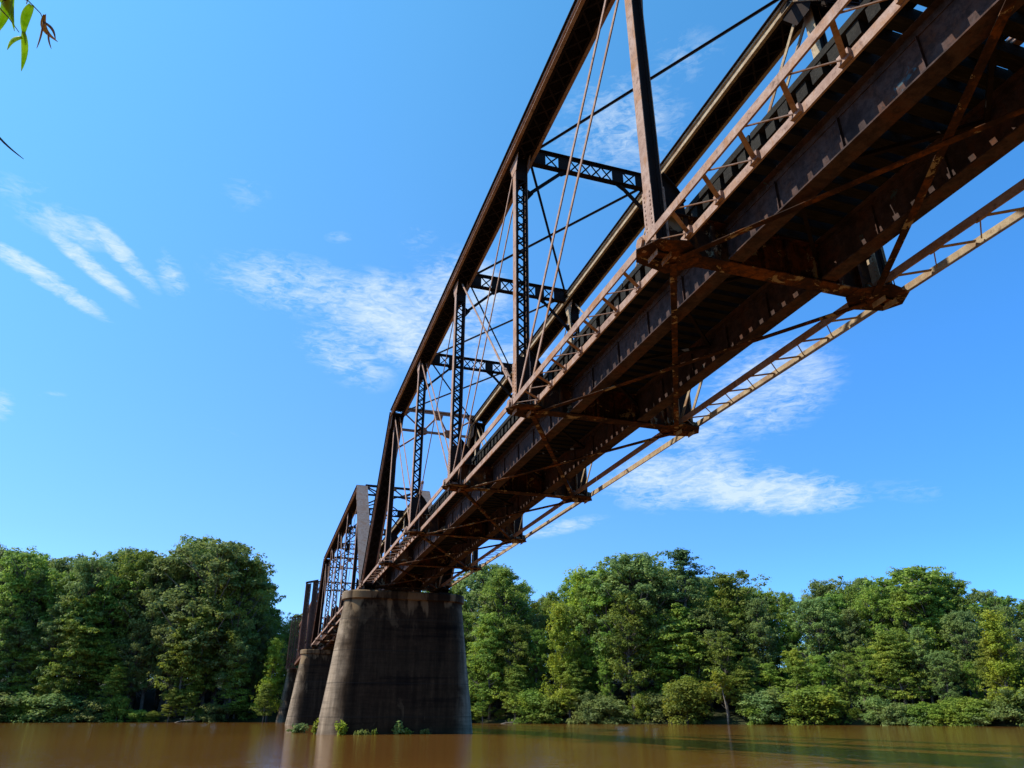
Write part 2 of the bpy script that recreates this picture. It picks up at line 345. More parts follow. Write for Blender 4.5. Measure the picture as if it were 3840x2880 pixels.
def make_span():
    root = empty('truss_span', (2.59, 0, ZP))
    Y = lambda k: -k*PW
    for s in (-1, 1):
        X = s*TX
        m = M['steel'] if s < 0 else M['pale']
        # top chord in one run over four panels, with splice plates at the nodes
        tcd = chord_member('top_chord', (X, Y(1), H), (X, Y(5), H), root, m)
        for k in (2, 3, 4):
            g = MB()
            for q in (-1, 1):
                g.box(X+q*.315-.008, X+q*.315+.008, Y(k)-.45, Y(k)+.45, H-.215, H+.07)
                g.prism([(Y(k)-.42, H-.24), (Y(k)+.42, H-.24), (Y(k)+.2, H-.75), (Y(k)-.2, H-.75)], 'x', X+q*.20-.008, X+q*.20+.008)
                for i in range(-4, 5):
                    for zz in (-.15, .0): g.box(X+q*.33-.012, X+q*.33+.012, Y(k)+i*.09-.012, Y(k)+i*.09+.012, H+zz-.012, H+zz+.012)
            g.build('splice_plate', m, tcd)
        for k0, k1 in ((0, 1), (6, 5)):
            ep = chord_member('end_post', (X, Y(k0), .05), (X, Y(k1), H), root, m)
            g = MB()                                            # shoe standing on the pier below the pin
            for q in (-1, 1): g.prism([(Y(k0)-.45, -.42), (Y(k0)+.45, -.42), (Y(k0)+.14, .16), (Y(k0)-.14, .16)], 'x', X+q*.22-.02, X+q*.22+.02)
            g.box(X-.42, X+.42, Y(k0)-.55 if k0 == 6 else Y(k0)-.55, Y(k0)+.36 if k0 == 0 else Y(k0)+.55, -.5, -.42)
            g.build('bearing_shoe', M['dark'], root)
            for q in (-1, 1):                                   # gusset at the hip
                h = MB(); e = 1 if k0 == 0 else -1
                h.prism([(Y(k1)+e*.5, H-.55), (Y(k1)+e*.15, H+.10), (Y(k1)-e*.6, H+.10), (Y(k1)-e*.55, H-.35), (Y(k1)-e*.2, H-.95), (Y(k1)+e*.25, H-.95)], 'x', X+q*.325-.008, X+q*.325+.008)
                h.build('hip_gusset', M['dark'], ep)
        # posts
        for k in range(1, 6):
            solid = k in (1, 5); mb = MB(); z0, z1 = -.22, H-.24; y = Y(k); dep = .14; wq = .12 if solid else .19
            for q in (-1, 1):
                mb.box(X+q*wq-.009, X+q*wq+.009, y-dep, y+dep, z0, z1)
                k0_ = len(mb.f)
                for e in (-1, 1): mb.box(X+q*(wq-.01), X+q*(wq-.075), y+e*(dep-.012)-.008, y+e*(dep-.012)+.008, z0, z1)
                mb.m[k0_:] = [1]*(len(mb.f)-k0_)  # channel flanges painted dark as if in shade
            k0_ = len(mb.f)
            if solid:
                for e in (-1, 1): mb.box(X-wq+.011, X+wq-.011, y+e*(dep-.03)-.007, y+e*(dep-.03)+.007, z0, z1)
            mb.m[k0_:] = [1]*(len(mb.f)-k0_)  # closing plates dark too, painted shade on the sunless faces
            pz = mb.build('vertical_post', [m, M['dark']], root)
            if not solid:
                for e in (-1, 1):
                    lc = MB(); yy = y+e*(dep+.004)
                    lc.box(X-.17, X+.17, yy-.006, yy+.006, z0+.3, z0+1.6); lc.box(X-.17, X+.17, yy-.006, yy+.006, z1-.85, z1)
                    n = 24; zz0, zz1 = z0+1.6, z1-.85; st = (zz1-zz0)/n
                    for i in range(n):
                        q = 1 if i % 2 else -1
                        lc.beam((X-q*.15, yy, zz0+i*st), (X+q*.15, yy, zz0+(i+1)*st), .012, .05, side=(0,1,0))
                    lc.build('lacing', M['dark'], pz)  # post lacing coloured as shaded steel
            pp = MB()
            for q in (-1, 1):
                pp.box(X+q*(wq+.015)-.006, X+q*(wq+.015)+.006, y-.17, y+.17, -.30, 1.25)
                for e in (-1, 1):
                    for i in range(11): pp.box(X+q*(wq+.026)-.008, X+q*(wq+.026)+.008, y+e*.10-.014, y+e*.10+.014, .12+i*.1-.014, .12+i*.1+.014)
            pp.build('pin_plate', m, pz)
            nb = MB(); nb.disc((X, y, -.03), .075, .78, 14)
            for q in (-1, 1): nb.disc((X+q*.37, y, -.03), .12, .05, 6)
            nb.build('pin', m, root)
        # lower chord bars
        for k in range(6):
            a, b = Y(k), Y(k+1)
            for q in (-1, 1):
                x = X+q*.29+(.03*q if k % 2 else 0)
                mb = MB(); mb.beam((x, a-.1, -.03), (x, b+.1, -.03), .035, .165)
                for yy in (a, b): mb.disc((x, yy, -.03), .165, .036, 16)
                mb.build('chord_bar', m if q*s > 0 or s < 0 else M['steel'], root)
            if k in (0, 1, 4, 5):
                n = 7; st = (PW-.9)/n; fl = MB()
                for i in range(n):
                    y0 = a-.45-i*st; xo = X+s*.27; xi = X-s*.27
                    fl.beam((xo, y0-st*.52, -.02), (xi, y0-st*.1, -.02), .012, .075, side=(0,0,1) if False else (0,0,1))
                    fl.beam((xi, y0-st*.1, -.035), (xo, y0+st*.36, -.035), .02, .02)
                    fl.box(xi-.03, xi+.03, y0-st*.1-.1, y0-st*.1+.1, -.09, .06)
                fl.build('chord_lacing', m, root)
        # diagonals: pairs of bars sloping down towards mid-span, and light counters
        def bars(kt, kb, wd, off):
            for q in (-1, 1):
                mb = MB(); A = Vector((X+q*off, Y(kt), H-.05)); B = Vector((X+q*off, Y(kb), -.0)); mb.beam(A, B, .028, wd)
                mb.disc(tuple(B), wd*.95, .03, 12); mb.disc(tuple(A), wd*.95, .03, 12)
                mb.build('diagonal_bar', m, root)
        bars(1, 2, .105, .145); bars(5, 4, .105, .145); bars(2, 3, .075, .11); bars(4, 3, .075, .11)
        for kt, kb in ((3, 2), (3, 4)):
            A = Vector((X, Y(kt), H-.05)); B = Vector((X, Y(kb), .0)); rr = .022 if kb == 2 else .034
            o = MB().tube([A, B], rr, 8).build('counter_rod', m, root)
            d = (A-B).normalized(); c = B + d*2.1
            t = MB()
            for q in (-1, 1): t.beam(c-d*.28+Vector((q*.045, 0, 0)), c+d*.28+Vector((q*.045, 0, 0)), .022, .05)
            for e in (-1, 1): t.beam(c+d*e*.2, c+d*e*.32, .11, .08)
            t.build('turnbuckle', m, o)
    # lattice struts between the top chords
    for k in (2, 3, 4):
        y = Y(k); zt, zb = H+.40, H-.20; mb = MB(); xe = TX-.30
        for zz, e in ((zt, -1), (zb, 1)):
            mb.box(-xe, xe, y-.10, y+.10, zz-.012, zz+.012); mb.box(-xe, xe, y-.012, y+.012, zz+e*.012, zz+e*.1)
        for x0, x1 in ((-xe, -1.62), (-1.17, -.76), (.76, 1.17), (1.62, xe)): mb.box(x0, x1, y-.008, y+.008, zb+.1, zt-.1)
        def xl(x0, x1, n):
            w_ = (x1-x0)/n
            for i in range(n):
                a0 = x0+i*w_
                mb.beam((a0, y-.016, zb+.06), (a0+w_, y-.016, zt-.06), .012, .05, side=(0,1,0)); mb.beam((a0, y+.016, zt-.06), (a0+w_, y+.016, zb+.06), .012, .05, side=(0,1,0))
        xl(-1.62, -1.17, 1); xl(-.76, .76, 4); xl(1.17, 1.62, 1)
        st = mb.build('lattice_strut', M['dark'], root)
        for s in (-1, 1):
            kb = MB(); kb.beam((s*1.0, y, zb-.02), (s*2.28, y, zb-1.32), .09, .09, side=(0,1,0))
            kb.prism([(s*.75, zb-.013), (s*1.25, zb-.013), (s*1.1, zb-.25)], 'y', y-.01, y+.01)
            kb.prism([(s*2.29, zb-1.05), (s*2.29, zb-1.55), (s*2.05, zb-1.2)], 'y', y-.01, y+.01)
            kb.build('knee_brace', M['dark'], st)
    # portal frames in the plane of the end posts
    for kh, e in ((1, 1), (5, -1)):
        def pt(x, t):           # t metres below the hip measured along the end post
            L = math.hypot(PW, H); return Vector((x, Y(kh)+e*PW*t/L, H-H*t/L))
        mb = MB(); xe = TX-.30
        mb.beam(pt(-xe, -.42), pt(xe, -.42), .16, .07, side=(0,1,0)); mb.beam(pt(-xe, -.30), pt(xe, -.30), .03, .16, side=(0,1,0))
        mb.beam(pt(-xe, .95), pt(xe, .95), .10, .14, side=(0,1,0))
        for x0, t0, x1, t1 in ((-xe, -.2, -.75, .9), (-.75, .9, 0, -.2), (0, -.2, .75, .9), (.75, .9, xe, -.2), (-.75, .98, -xe, 2.25), (.75, .98, xe, 2.25)):
            mb.beam(pt(x0, t0), pt(x1, t1), .08, .09, side=(0, 1, .6))
        L = math.hypot(PW, H); nv = Vector((0, H, PW*e)).normalized()*.012
        def plate(pts):
            P = [pt(*p) for p in pts]; n = len(P)
            mb.add([p-nv for p in P]+[p+nv for p in P], [tuple(range(n)), tuple(range(2*n-1, n-1, -1))]+[(i, n+i, n+(i+1) % n, (i+1) % n) for i in range(n)])
        plate([(-.28, -.28), (.28, -.28), (.24, .12), (-.24, .12)])
        for q in (-1, 1):
            plate([(q*.45, .9), (q*1.05, .9), (q*.98, 1.2), (q*.8, .66), (q*.6, .66)] if False else [(q*.42, 1.0), (q*.62, .66), (q*.88, .66), (q*1.12, 1.0), (q*1.0, 1.22), (q*.6, 1.14)])
            plate([(q*xe, 1.9), (q*xe, 2.55), (q*(xe-.22), 2.0)]); plate([(q*xe, -.3), (q*xe, .3), (q*(xe-.5), -.28)])
        mb.build('portal_frame', M['steel'] if kh == 1 else M['dark'], root)
    # top laterals
    for k in range(1, 5):
        for q in (-1, 1):
            z = H+.12+.05*q
            mb = MB(); mb.beam((-q*(TX-.3), Y(k), z), (q*(TX-.3), Y(k+1), z), .085 if k > 2 else .06, .015); mb.beam((-q*(TX-.3), Y(k), z-.04), (q*(TX-.3), Y(k+1), z-.04), .014, .065)
            mb.build('top_lateral', M['dark'], root)
    # floor beams
    for k in range(7):
        y = Y(k); mb = MB(); xe = TX-.21
        mb.box(-xe, xe, y-.01, y+.01, -.14, .70); mb.box(-xe-.05, xe+.05, y-.17, y+.17, -.165, -.14); mb.box(-xe, xe, y-.15, y+.15, .70, .722)
        for x in [i*.55-1.925 for i in range(8)]: mb.box(x-.035, x+.035, y-.12, y+.12, -.139, .699)
        fb = mb.build('floor_beam', M['deep'], root)
        for s in (-1, 1):
            kp = MB(); kp.prism([(s*xe, 1.68), (s*2.05, 1.42), (s*1.86, 1.12), (s*1.84, .72), (s*xe, .72)], 'y', y-.011, y+.011)
            kp.beam((s*xe, y, 1.69), (s*2.05, y, 1.43), .16, .02, side=(0,1,0)); kp.beam((s*2.05, y, 1.43), (s*1.85, y, 1.12), .16, .02, side=(0,1,0))
            kp.build('knee_plate', M['dark'], fb)
            gp = MB(); gp.prism([(s*1.72, y-.18), (s*2.2, y-.52), (s*2.72, y-.42), (s*2.95, y), (s*2.78, y+.34), (s*2.1, y+.5), (s*1.72, y+.18)], 'z', -.188, -.169)
            for i in range(7):
                for j in (-1, 1): gp.box(s*(1.85+i*.13)-.016, s*(1.85+i*.13)+.016, y+j*.1-.016, y+j*.1+.016, -.2, -.186)
            gp.build('gusset_plate', M['deep'], fb)
    # stringers
    for k in range(6):
        a, b = Y(k)-.02, Y(k+1)+.02
        for s in (-1, 1):
            x = s*1.02; mb = MB()
            mb.box(x-.009, x+.009, a, b, -.10, .72); mb.box(x-.16, x+.16, a-.17, b+.17, -.128, -.10); mb.box(x-.13, x+.13, a-.15, b+.15, .722, .738)
            mb.box(x-.10, x-.011, a, b, -.099, -.085); mb.box(x+.011, x+.10, a, b, -.099, -.085)
            mb.box(x-.026, x+.026, a, b, .60, .72)
            for i in range(1, 5): mb.box(x-.06, x+.06, a+(b-a)*i/5-.008, a+(b-a)*i/5+.008, -.09, .6)
            mb.build('stringer', M['web'], root)
        br = MB()
        for i in range(4):
            y0 = a+(b-a)*i/4; y1 = a+(b-a)*(i+1)/4; q = 1 if i % 2 else -1
            br.beam((-q*1.0, y0, .45), (q*1.0, y1, .45), .07, .07)
        br.build('stringer_bracing', M['dark'], root)
        for q in (-1, 1):
            lb = MB(); z = -.225 if q < 0 else -.262
            lb.beam((-q*2.15, a-.1, z), (q*2.15, b+.1, z), .125, .014); lb.beam((-q*2.15, a-.1, z+.04), (q*2.15, b+.1, z+.04), .014, .07, ow=.055)
            lb.build('bottom_lateral', M['deep'], root)
    # deck
    n = int(6*PW/.375); far = MB(); r = random.Random(3)
    for i in range(n):
        y = -.2-i*.375 + r.uniform(-.02, .02); dz = r.uniform(-.004, .01); ww = .108+r.uniform(-.012, .014); xo = 1.70+r.uniform(-.02, .02); xi = 1.70+r.uniform(-.02, .02)
        mb = far if i < n-100 else MB()
        mb.box(-xo, xi, y-ww, y+ww, .742, .99+dz)
        if i >= n-100: mb.build('tie', M['timber'], root)
    o = far.build('tie', M['timber'], root); tag(o, kind='stuff')
    for s in (-1, 1):
        g = MB(); yy = 0
        while yy > -6*PW:
            L = r.uniform(4.5, 6); y1 = max(-6*PW, yy-L)
            g.box(s*1.62-.11, s*1.62+.11, yy-.02, y1+.02, 1.003, 1.13+r.uniform(-.01, .02)); yy = y1
        g.build('guard_timber', M['timber'], root)
        wp = MB(); yy = 0
        while yy > -6*PW:
            L = r.uniform(3.5, 5); y1 = max(-6*PW, yy-L); wp.box(s*1.09, s*1.27, yy-.01, y1+.01, 1.003, 1.055); wp.box(s*1.285, s*1.47, yy-.01, y1+.01, 1.003, 1.055+r.uniform(0, .01)); yy = y1
        wp.build('walk_shade_plank', M['timber'], root)  # unseen planks added to keep sun off the stringer web
        ir = MB(); ir.box(s*.50-.035, s*.50+.035, 0, -6*PW, 1.003, 1.15); ir.build('shade_guard_rail', M['dark'], root)  # unseen inner rail, added to block sun between the ties
        rl = MB(); rl.box(s*.75-.07, s*.75+.07, 0, -6*PW, 1.003, 1.02); rl.box(s*.75-.01, s*.75+.01, 0, -6*PW, 1.02, 1.13); rl.box(s*.75-.035, s*.75+.035, 0, -6*PW, 1.13, 1.17)
        rl.build('rail', M['steel'], root)
    for x0, x1 in ((.26, .44), (-.2, .0), (-.44, -.26)):
        pk = MB(); yy = 0
        while yy > -6*PW:
            y1 = max(-6*PW, yy-r.uniform(3, 4.6)); pk.box(x0, x1, yy-.012, y1+.012, 1.003, 1.05); yy = y1
        pk.build('track_shade_plank', M['timber'], root)  # unseen planks added to break the sun patches into dots
    return root
span = make_span()
tag(span, 'nearest rusty truss span, running from the top right corner to the largest pier', 'bridge span', 'through truss spans of the railway bridge')
span2 = copy_tree(span); span2.location = (2.59, .78+6*PW, ZP)
tag(span2, 'second truss span, seen beyond the large pier between it and the middle pier', 'bridge span', 'through truss spans of the railway bridge')
for ch in list(span2.children):
    if ch.name.startswith('end_post') and sum(v.co.y for v in ch.data.vertices)/len(ch.data.vertices) < -30:
        for c in [ch]+list(ch.children):
            c.data = c.data.copy()
            for mi in range(len(c.data.materials)): c.data.materials[mi] = M['grey']
        ch['label'] = 'grey weathered sloping end post with flaking paint'

# third span with upright laced end towers
def make_third():
    root = empty('tower_truss_span', (2.59, 47.4, ZP)); L = 38.6
    m = M['rustred']
    def laced_post(x, y, z0, z1, wx=.42, name='tower_post', par=root):
        mb = MB()
        for q in (-1, 1):
            mb.box(x+q*wx/2-.05, x+q*wx/2+.05, y-.22, y+.22, z0, z1)
        if wx > .5 and y < 5: mb.box(x-wx/2+.06, x+wx/2-.06, y+.1, y+.12, z0, z1)
        o = mb.build(name, m, par); lc = MB(); nn = max(4, int((z1-z0)/.42)); st = (z1-z0)/nn
        for i in range(nn):
            q = 1 if i % 2 else -1
            for yy in (y-.225, y+.225):
                lc.beam((x-q*wx*.45, yy, z0+i*st), (x+q*wx*.45, yy, z0+(i+1)*st), .014, .07, side=(0,1,0)); lc.beam((x+q*wx*.45, yy+.015, z0+i*st), (x-q*wx*.45, yy+.015, z0+(i+1)*st), .014, .07, side=(0,1,0))
        lc.build('lacing', m, o); return o
    for y in (.6, L-.6):
        for s in (-1, 1):
            laced_post(s*3.82, y, -.5, 7.35, .56); laced_post(s*2.95, y, -.5, 7.6, .56)
            br = MB(); br.beam((s*2.75, y, 1.2), (s*4.05, y, -.4), .1, .16, side=(0,1,0)); br.box(s*2.6, s*4.2, y-.2, y+.2, -.62, -.5)
            br.build('tower_brace', m, root)
            cp = MB(); cp.prism([(s*4.18, 7.36), (s*2.7, 7.62), (s*2.7, 7.86), (s*4.18, 7.5)], 'y', y-.3, y+.3); cp.build('tower_cap', M['deep'], root)
        pf = MB()
        for z in (7.55, 6.55): pf.box(-2.7, 2.7, y-.1, y+.1, z, z+.16)
        for i in range(6):
            a = -2.7+i*.9; pf.beam((a, y-.02, 6.7), (a+.9, y-.02, 7.55), .03, .09, side=(0,1,0)); pf.beam((a, y+.02, 7.55), (a+.9, y+.02, 6.7), .03, .09, side=(0,1,0))
        pf.build('portal_frame', m, root)
    for s in (-1, 1):
        x = s*2.62
        for z, nm in ((5.9, 'top_chord'), (-.1, 'bottom_chord')):
            MB().box(x-.25, x+.25, .85, L-.85, z, z+.4).build(nm, m, root)
        n = 7; st = (L-1.6)/n
        for i in range(1, n):
            laced_post(x, .8+i*st, .31, 5.89, .34, 'vertical_post')
        for i in range(n):
            a, b = (5.9, .3) if i % 2 else (.3, 5.9)
            MB().beam((x, .8+i*st, a), (x, .8+(i+1)*st, b), .16, .22).build('diagonal_bar', m, root)
    dk = MB(); dk.box(-1.8, 1.8, .3, L-.3, .742, .99)
    dk.build('deck', M['timber'], root)
    for s in (-1, 1): MB().box(s*1.02-.16, s*1.02+.16, .3, L-.3, -.12, .74).build('stringer', M['web'], root)
    return root
third = make_third(); tag(third, 'farthest dark span with upright laced end posts, beyond the middle pier', 'bridge span')

# ------------------------------------------------------------------ piers
def make_pier(yc, label, hw_top=3.78, thick=1.22, zb=-.6):
    root = empty('bridge_pier', (2.59, yc, 0)); n = 28
    def outline(hw, r):
        pts = []
        for i in range(n+1): a = -math.pi/2 + math.pi*i/n; pts.append((hw-r+r*math.cos(a), r*math.sin(a)))
        for i in range(n+1): a = math.pi/2 + math.pi*i/n; pts.append((-(hw-r)+r*math.cos(a), r*math.sin(a)))
        return pts
    rr = random.Random(int(yc)); mb = MB(); rings = []; K = 30; ph = [rr.uniform(0, 6) for _ in range(6)]
    for k in range(K+1):
        t = k/K; z = zb + (7.57-zb)*t; tt = (7.57-z)/7.57
        hw = hw_top + .93*tt; r = thick + .42*tt
        o = outline(hw, r)
        o = [(x*(1+.0016*math.sin(ph[0]+i*.5+z*1.3)), y+.012*math.sin(ph[1]+x*2.1+z*2.2)+.01*math.sin(ph[2]+x*5+z*1.1)) for i, (x, y) in enumerate(o)]
        rings.append([(x, y, z) for x, y in o])
    m_ = len(rings[0]); vs = [p for r_ in rings for p in r_]
    fs = [(k*m_+i, k*m_+(i+1) % m_, (k+1)*m_+(i+1) % m_, (k+1)*m_+i) for k in range(K) for i in range(m_)]
    fs.append(tuple(range(m_-1, -1, -1))); fs.append(tuple(range(K*m_, K*m_+m_)))
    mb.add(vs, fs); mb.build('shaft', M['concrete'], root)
    cp = MB(); prof = [(.0, 7.573), (.13, 7.63), (.14, 8.02), (.09, 8.10)]
    rings = [[(x, y, z) for x, y in outline(hw_top+d+.02, thick+d+.02)] for d, z in prof]
    vs = [p for r_ in rings for p in r_]; K = len(prof)-1
    fs = [(k*m_+i, k*m_+(i+1) % m_, (k+1)*m_+(i+1) % m_, (k+1)*m_+i) for k in range(K) for i in range(m_)]
    fs.append(tuple(range(m_-1, -1, -1))); fs.append(tuple(range(K*m_, K*m_+m_)))
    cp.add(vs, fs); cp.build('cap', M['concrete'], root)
    bs = MB()
    for s in (-1, 1): bs.box(s*TX-.55, s*TX+.55, -.95, .95, 8.102, 8.136)
    bs.build('bearing_plate', M['dark'], root)
    return tag(root, label, 'bridge pier', 'concrete bridge piers in the river')
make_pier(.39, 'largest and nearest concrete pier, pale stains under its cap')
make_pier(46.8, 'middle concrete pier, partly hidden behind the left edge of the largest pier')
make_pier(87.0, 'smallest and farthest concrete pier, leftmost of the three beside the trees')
# approach trestle from the farthest pier into the trees
tr = empty('timber_trestle', (2.59, 98, 0)); t_ = MB()
for s in (-1, 1): t_.box(s*1.0-.25, s*1.0+.25, -9.7, 14, 8.3, 8.95)
t_.build('stringer', M['timber'], tr)
for y in (-4, 2, 8, 14):
    b_ = MB()
    for x in (-2.2, -.8, .8, 2.2): b_.tube([(x*1.35, y, -.5), (x, y, 8.0)], .18, 8)
    b_.box(-2.8, 2.8, y-.2, y+.2, 7.98, 8.29); b_.build('bent', M['timber'], tr)
tag(tr, 'dark timber trestle carrying the track from the farthest pier into the trees', 'trestle')

# ------------------------------------------------------------------ water and banks
MB().add([(-3000,-3000,0),(3000,-3000,0),(3000,3000,0),(-3000,3000,0)], [(0,1,2,3)]).build('river', M['water'])
tag(bpy.data.objects['river'], kind='structure')
SH = [(-900,150),(-300,125),(-120,104),(-60,97.5),(-43,96),(-20,93),(-3,91),(8,80),(27,56),(44.6,39),(58,25.5),(65,10),(74,-20),(90,-70),(150,-200),(400,-900)]
def shore_out(i):
    a = Vector(SH[max(i-1, 0)]+(0,)); b = Vector(SH[min(i+1, len(SH)-1)]+(0,)); d = (b-a).normalized(); return Vector((-d.y, d.x, 0)) * (1 if Vector((-d.y, d.x, 0)).dot(Vector((.6,.8,0))) > 0 else -1)
fine = []
for i in range(len(SH)-1):
    nseg = max(1, int(math.dist(SH[i], SH[i+1])/3)) if 1 < i < 13 else 2
    for j in range(nseg):
        t = j/nseg; p = Vector(SH[i]+(0,)).lerp(Vector(SH[i+1]+(0,)), t); n_ = shore_out(i).lerp(shore_out(i+1), t).normalized()
        fine.append((p, n_))
fine.append((Vector(SH[-1]+(0,)), shore_out(len(SH)-1)))
gb = MB(); prof = [(-1.2, -.5), (-.2, -.1), (.6, .45), (2.2, 1.0), (5, 1.5), (11, 2.0), (19, 5.5), (60, 9), (400, 10), (2500, 10)]
rg = random.Random(5); vs = []
for p, n_ in fine:
    jit = rg.uniform(-.8, .8)
    for d, z in prof:
        q = p + n_*(d + (jit if d < 10 else 0)); vs.append((q.x, q.y, z + (rg.uniform(-.12, .18) if 0 < d < 20 else 0)))
K = len(prof); fs = [(i*K+j, i*K+j+1, (i+1)*K+j+1, (i+1)*K+j) for i in range(len(fine)-1) for j in range(K-1)]
gb.add(vs, fs).build('ground', M['soil'], smooth=True); tag(bpy.data.objects['ground'], kind='structure')

# the near bank behind the photographer
nb_ = MB(); xs = [-1500,-600,-300]+[x for x in range(-120, 121, 4)]+[300,600,1500]
prof = [(1.5,-.5),(0,0),(-1.2,.5),(-3.5,1.1),(-8,1.7),(-20,2.5),(-60,5),(-400,7),(-1500,7)]
vs = [(x, -52+2.2*math.sin(x*.05)+d-.0006*x*x*(abs(x) < 130)-(10 if abs(x) > 130 else 0), z+(rg.uniform(-.1,.15) if -20 < d < -.5 else 0)) for x in xs for d, z in prof]; K = len(prof)
nb_.add(vs, [(i*K+j, i*K+j+1, (i+1)*K+j+1, (i+1)*K+j) for i in range(len(xs)-1) for j in range(K-1)]).build('near_bank', M['soil'], smooth=True); tag(bpy.data.objects['near_bank'], kind='structure')

# ------------------------------------------------------------------ trees
def leafcard(vs, fs, c, nrm, s, r, asp=1.5):
    n = nrm.normalized(); a = n.orthogonal().normalized(); b = n.cross(a); th = r.uniform(0, 6.28)
    u = a*math.cos(th)+b*math.sin(th); v = n.cross(u); o = len(vs); u = u*s*asp*.5; v = v*s*.5
    vs += [c-u, c-v*.9+u*.1, c+u, c+v*.9-u*.1]; fs.append((o, o+1, o+2, o+3))
def rv(r):
    while True:
        v = Vector((r.uniform(-1,1), r.uniform(-1,1), r.uniform(-1,1)))
        if .05 < v.length < 1: return v.normalized()
def make_tree(name, seed, hgt, rad, base, mat, nclump=60, perclump=110, leaf=.34, shape='round', rc=1.25, flat=.62, barkm='bark', lean=0, drop=0):
    r = random.Random(seed); root = empty(name, (0,0,0)); tr = MB()
    def axis(z): return Vector((lean*(z/hgt)**1.5*1.0 + .25*math.sin(z*.4+seed), .25*math.cos(z*.33+seed), z))
    tops = hgt*(.9 if shape != 'pine' else .97); K = 10
    tr.tube([axis(tops*i/K) for i in range(K+1)], [max(.03, .020*hgt*(1-i/K)**.8) for i in range(K+1)], 8)
    vs = []; fs = []
    for i in range(nclump):
        t = r.random()
        if shape == 'round': t = t**.8; prof = math.sin(math.pi*min(1, .12+.88*(1-t)))**.55 if t > .5 else (.72+.56*t)
        elif shape == 'cone': prof = (1-t)**.75*.95+.1
        elif shape == 'pine': t = r.choice([.05,.2,.32,.45,.6,.72,.83,.92,.98])+r.uniform(-.03,.03); prof = [.75,.95,.8,1.0,.7,.9,.62,.55,.3][min(8, int(max(0, t)*9))]
        elif shape == 'layer': t = (int(t*7)+.5)/7+r.uniform(-.02,.02); prof = (1-t)**.6*.9+.2
        elif shape == 'bush': prof = math.sqrt(max(.02, 1-t*t))
        else: prof = .9
        z = base+(hgt-base)*t; ang = r.uniform(0, 6.28); rr = rad*prof*math.sqrt(r.uniform(.12, 1))
        rr *= .78+.32*math.sin(ang*2+seed)*math.sin(ang*3.0+z*.9)+.15*math.sin(z*1.7+ang)
        c = axis(z)+Vector((math.cos(ang)*rr, math.sin(ang)*rr, r.uniform(-.4,.4)))
        c.z = min(c.z, hgt-rc*.4)
        if rr > rad*.25 and (shape != 'bush' or i % 3 == 0):
            z0 = max(base*.5, z-rr*(.75 if shape != 'layer' and shape != 'pine' else .2)); a0 = axis(z0)
            mid = a0.lerp(c, .5)+Vector((0,0,-.12*rr+.1)); tr.tube([a0, mid, c], [.010*hgt*(1-z0/hgt*.6)*.5, .006*hgt*.5, .02], 5)
        rcl = rc*r.uniform(.6, 1.35)*(1 if shape != 'pine' else .9)
        sub = [c+Vector((r.gauss(0,.5)*rcl, r.gauss(0,.5)*rcl, r.gauss(0,.32)*rcl)) for _ in range(5)]
        for _ in range(int(perclump*r.uniform(.6, 1.2))):
            cc = r.choice(sub); d = rv(r); 
            if r.random() < .35: d.z = abs(d.z)
            q = cc+Vector((d.x, d.y, d.z*flat))*rcl*.62*r.uniform(.35, 1.08)
            if drop: q.z -= drop*((q-cc).xy.length/rcl)**2
            leafcard(vs, fs, q, d*1.0+Vector((0,0,.5))+rv(r)*.55, leaf*r.uniform(.6, 1.35), r, 1.5 if shape != 'layer' else 2.0)
    me = MB(); me.v = [tuple(p) for p in vs]; me.f = fs; me.m = [0]*len(fs)
    me.build('crown', M[mat], root, fixn=False); tr.build('trunk', M[barkm], root, smooth=True)
    return root
protos = {
 'oak': make_tree('broadleaf_tree', 11, 20, 5.6, 5, 'leaf_grey', 170, 125, .235, 'round', 1.05),
 'oak2': make_tree('broadleaf_tree', 12, 20, 4.8, 4, 'leaf_mid', 160, 125, .225, 'round', 1.0),
 'tall': make_tree('tall_tree', 13, 22, 4.0, 5, 'leaf_mid', 150, 120, .22, 'round', .9, .9),
 'tall2': make_tree('tall_tree', 14, 22, 4.4, 4, 'leaf_grey', 150, 120, .23, 'round', .95, .95),
 'gum': make_tree('sweetgum_tree', 15, 16, 3.4, 2.5, 'leaf_yellow', 100, 130, .20, 'cone', .95, .9),
 'pine': make_tree('pine_tree', 16, 23, 4.0, 10.5, 'leaf_pine', 62, 210, .20, 'pine', 1.15, .5),
 'cypress': make_tree('cypress_tree', 17, 12, 3.6, 2.2, 'leaf_cyp', 80, 170, .16, 'layer', 1.1, .32, drop=.3),
 'bush': make_tree('shrub', 18, 4.5, 2.9, .2, 'leaf_mid', 46, 170, .19, 'bush', .95, .75),
 'bush2': make_tree('shrub', 19, 4.0, 3.0, .1, 'leaf_grey', 46, 170, .19, 'bush', .95, .75),
 'ybush': make_tree('shrub', 23, 4.5, 2.9, .2, 'leaf_cyp', 50, 190, .18, 'bush', 1.0, .75),
 'sap': make_tree('slim_tree', 20, 9, 1.5, 5.0, 'leaf_yellow', 14, 90, .24, 'round', .8, .7, 'palebark', lean=-.6),
}
PH = {'oak':20,'oak2':20,'tall':22,'tall2':22,'gum':16,'pine':23,'cypress':12,'bush':4.5,'ybush':4.5,'bush2':4.0,'sap':9}
used = set()
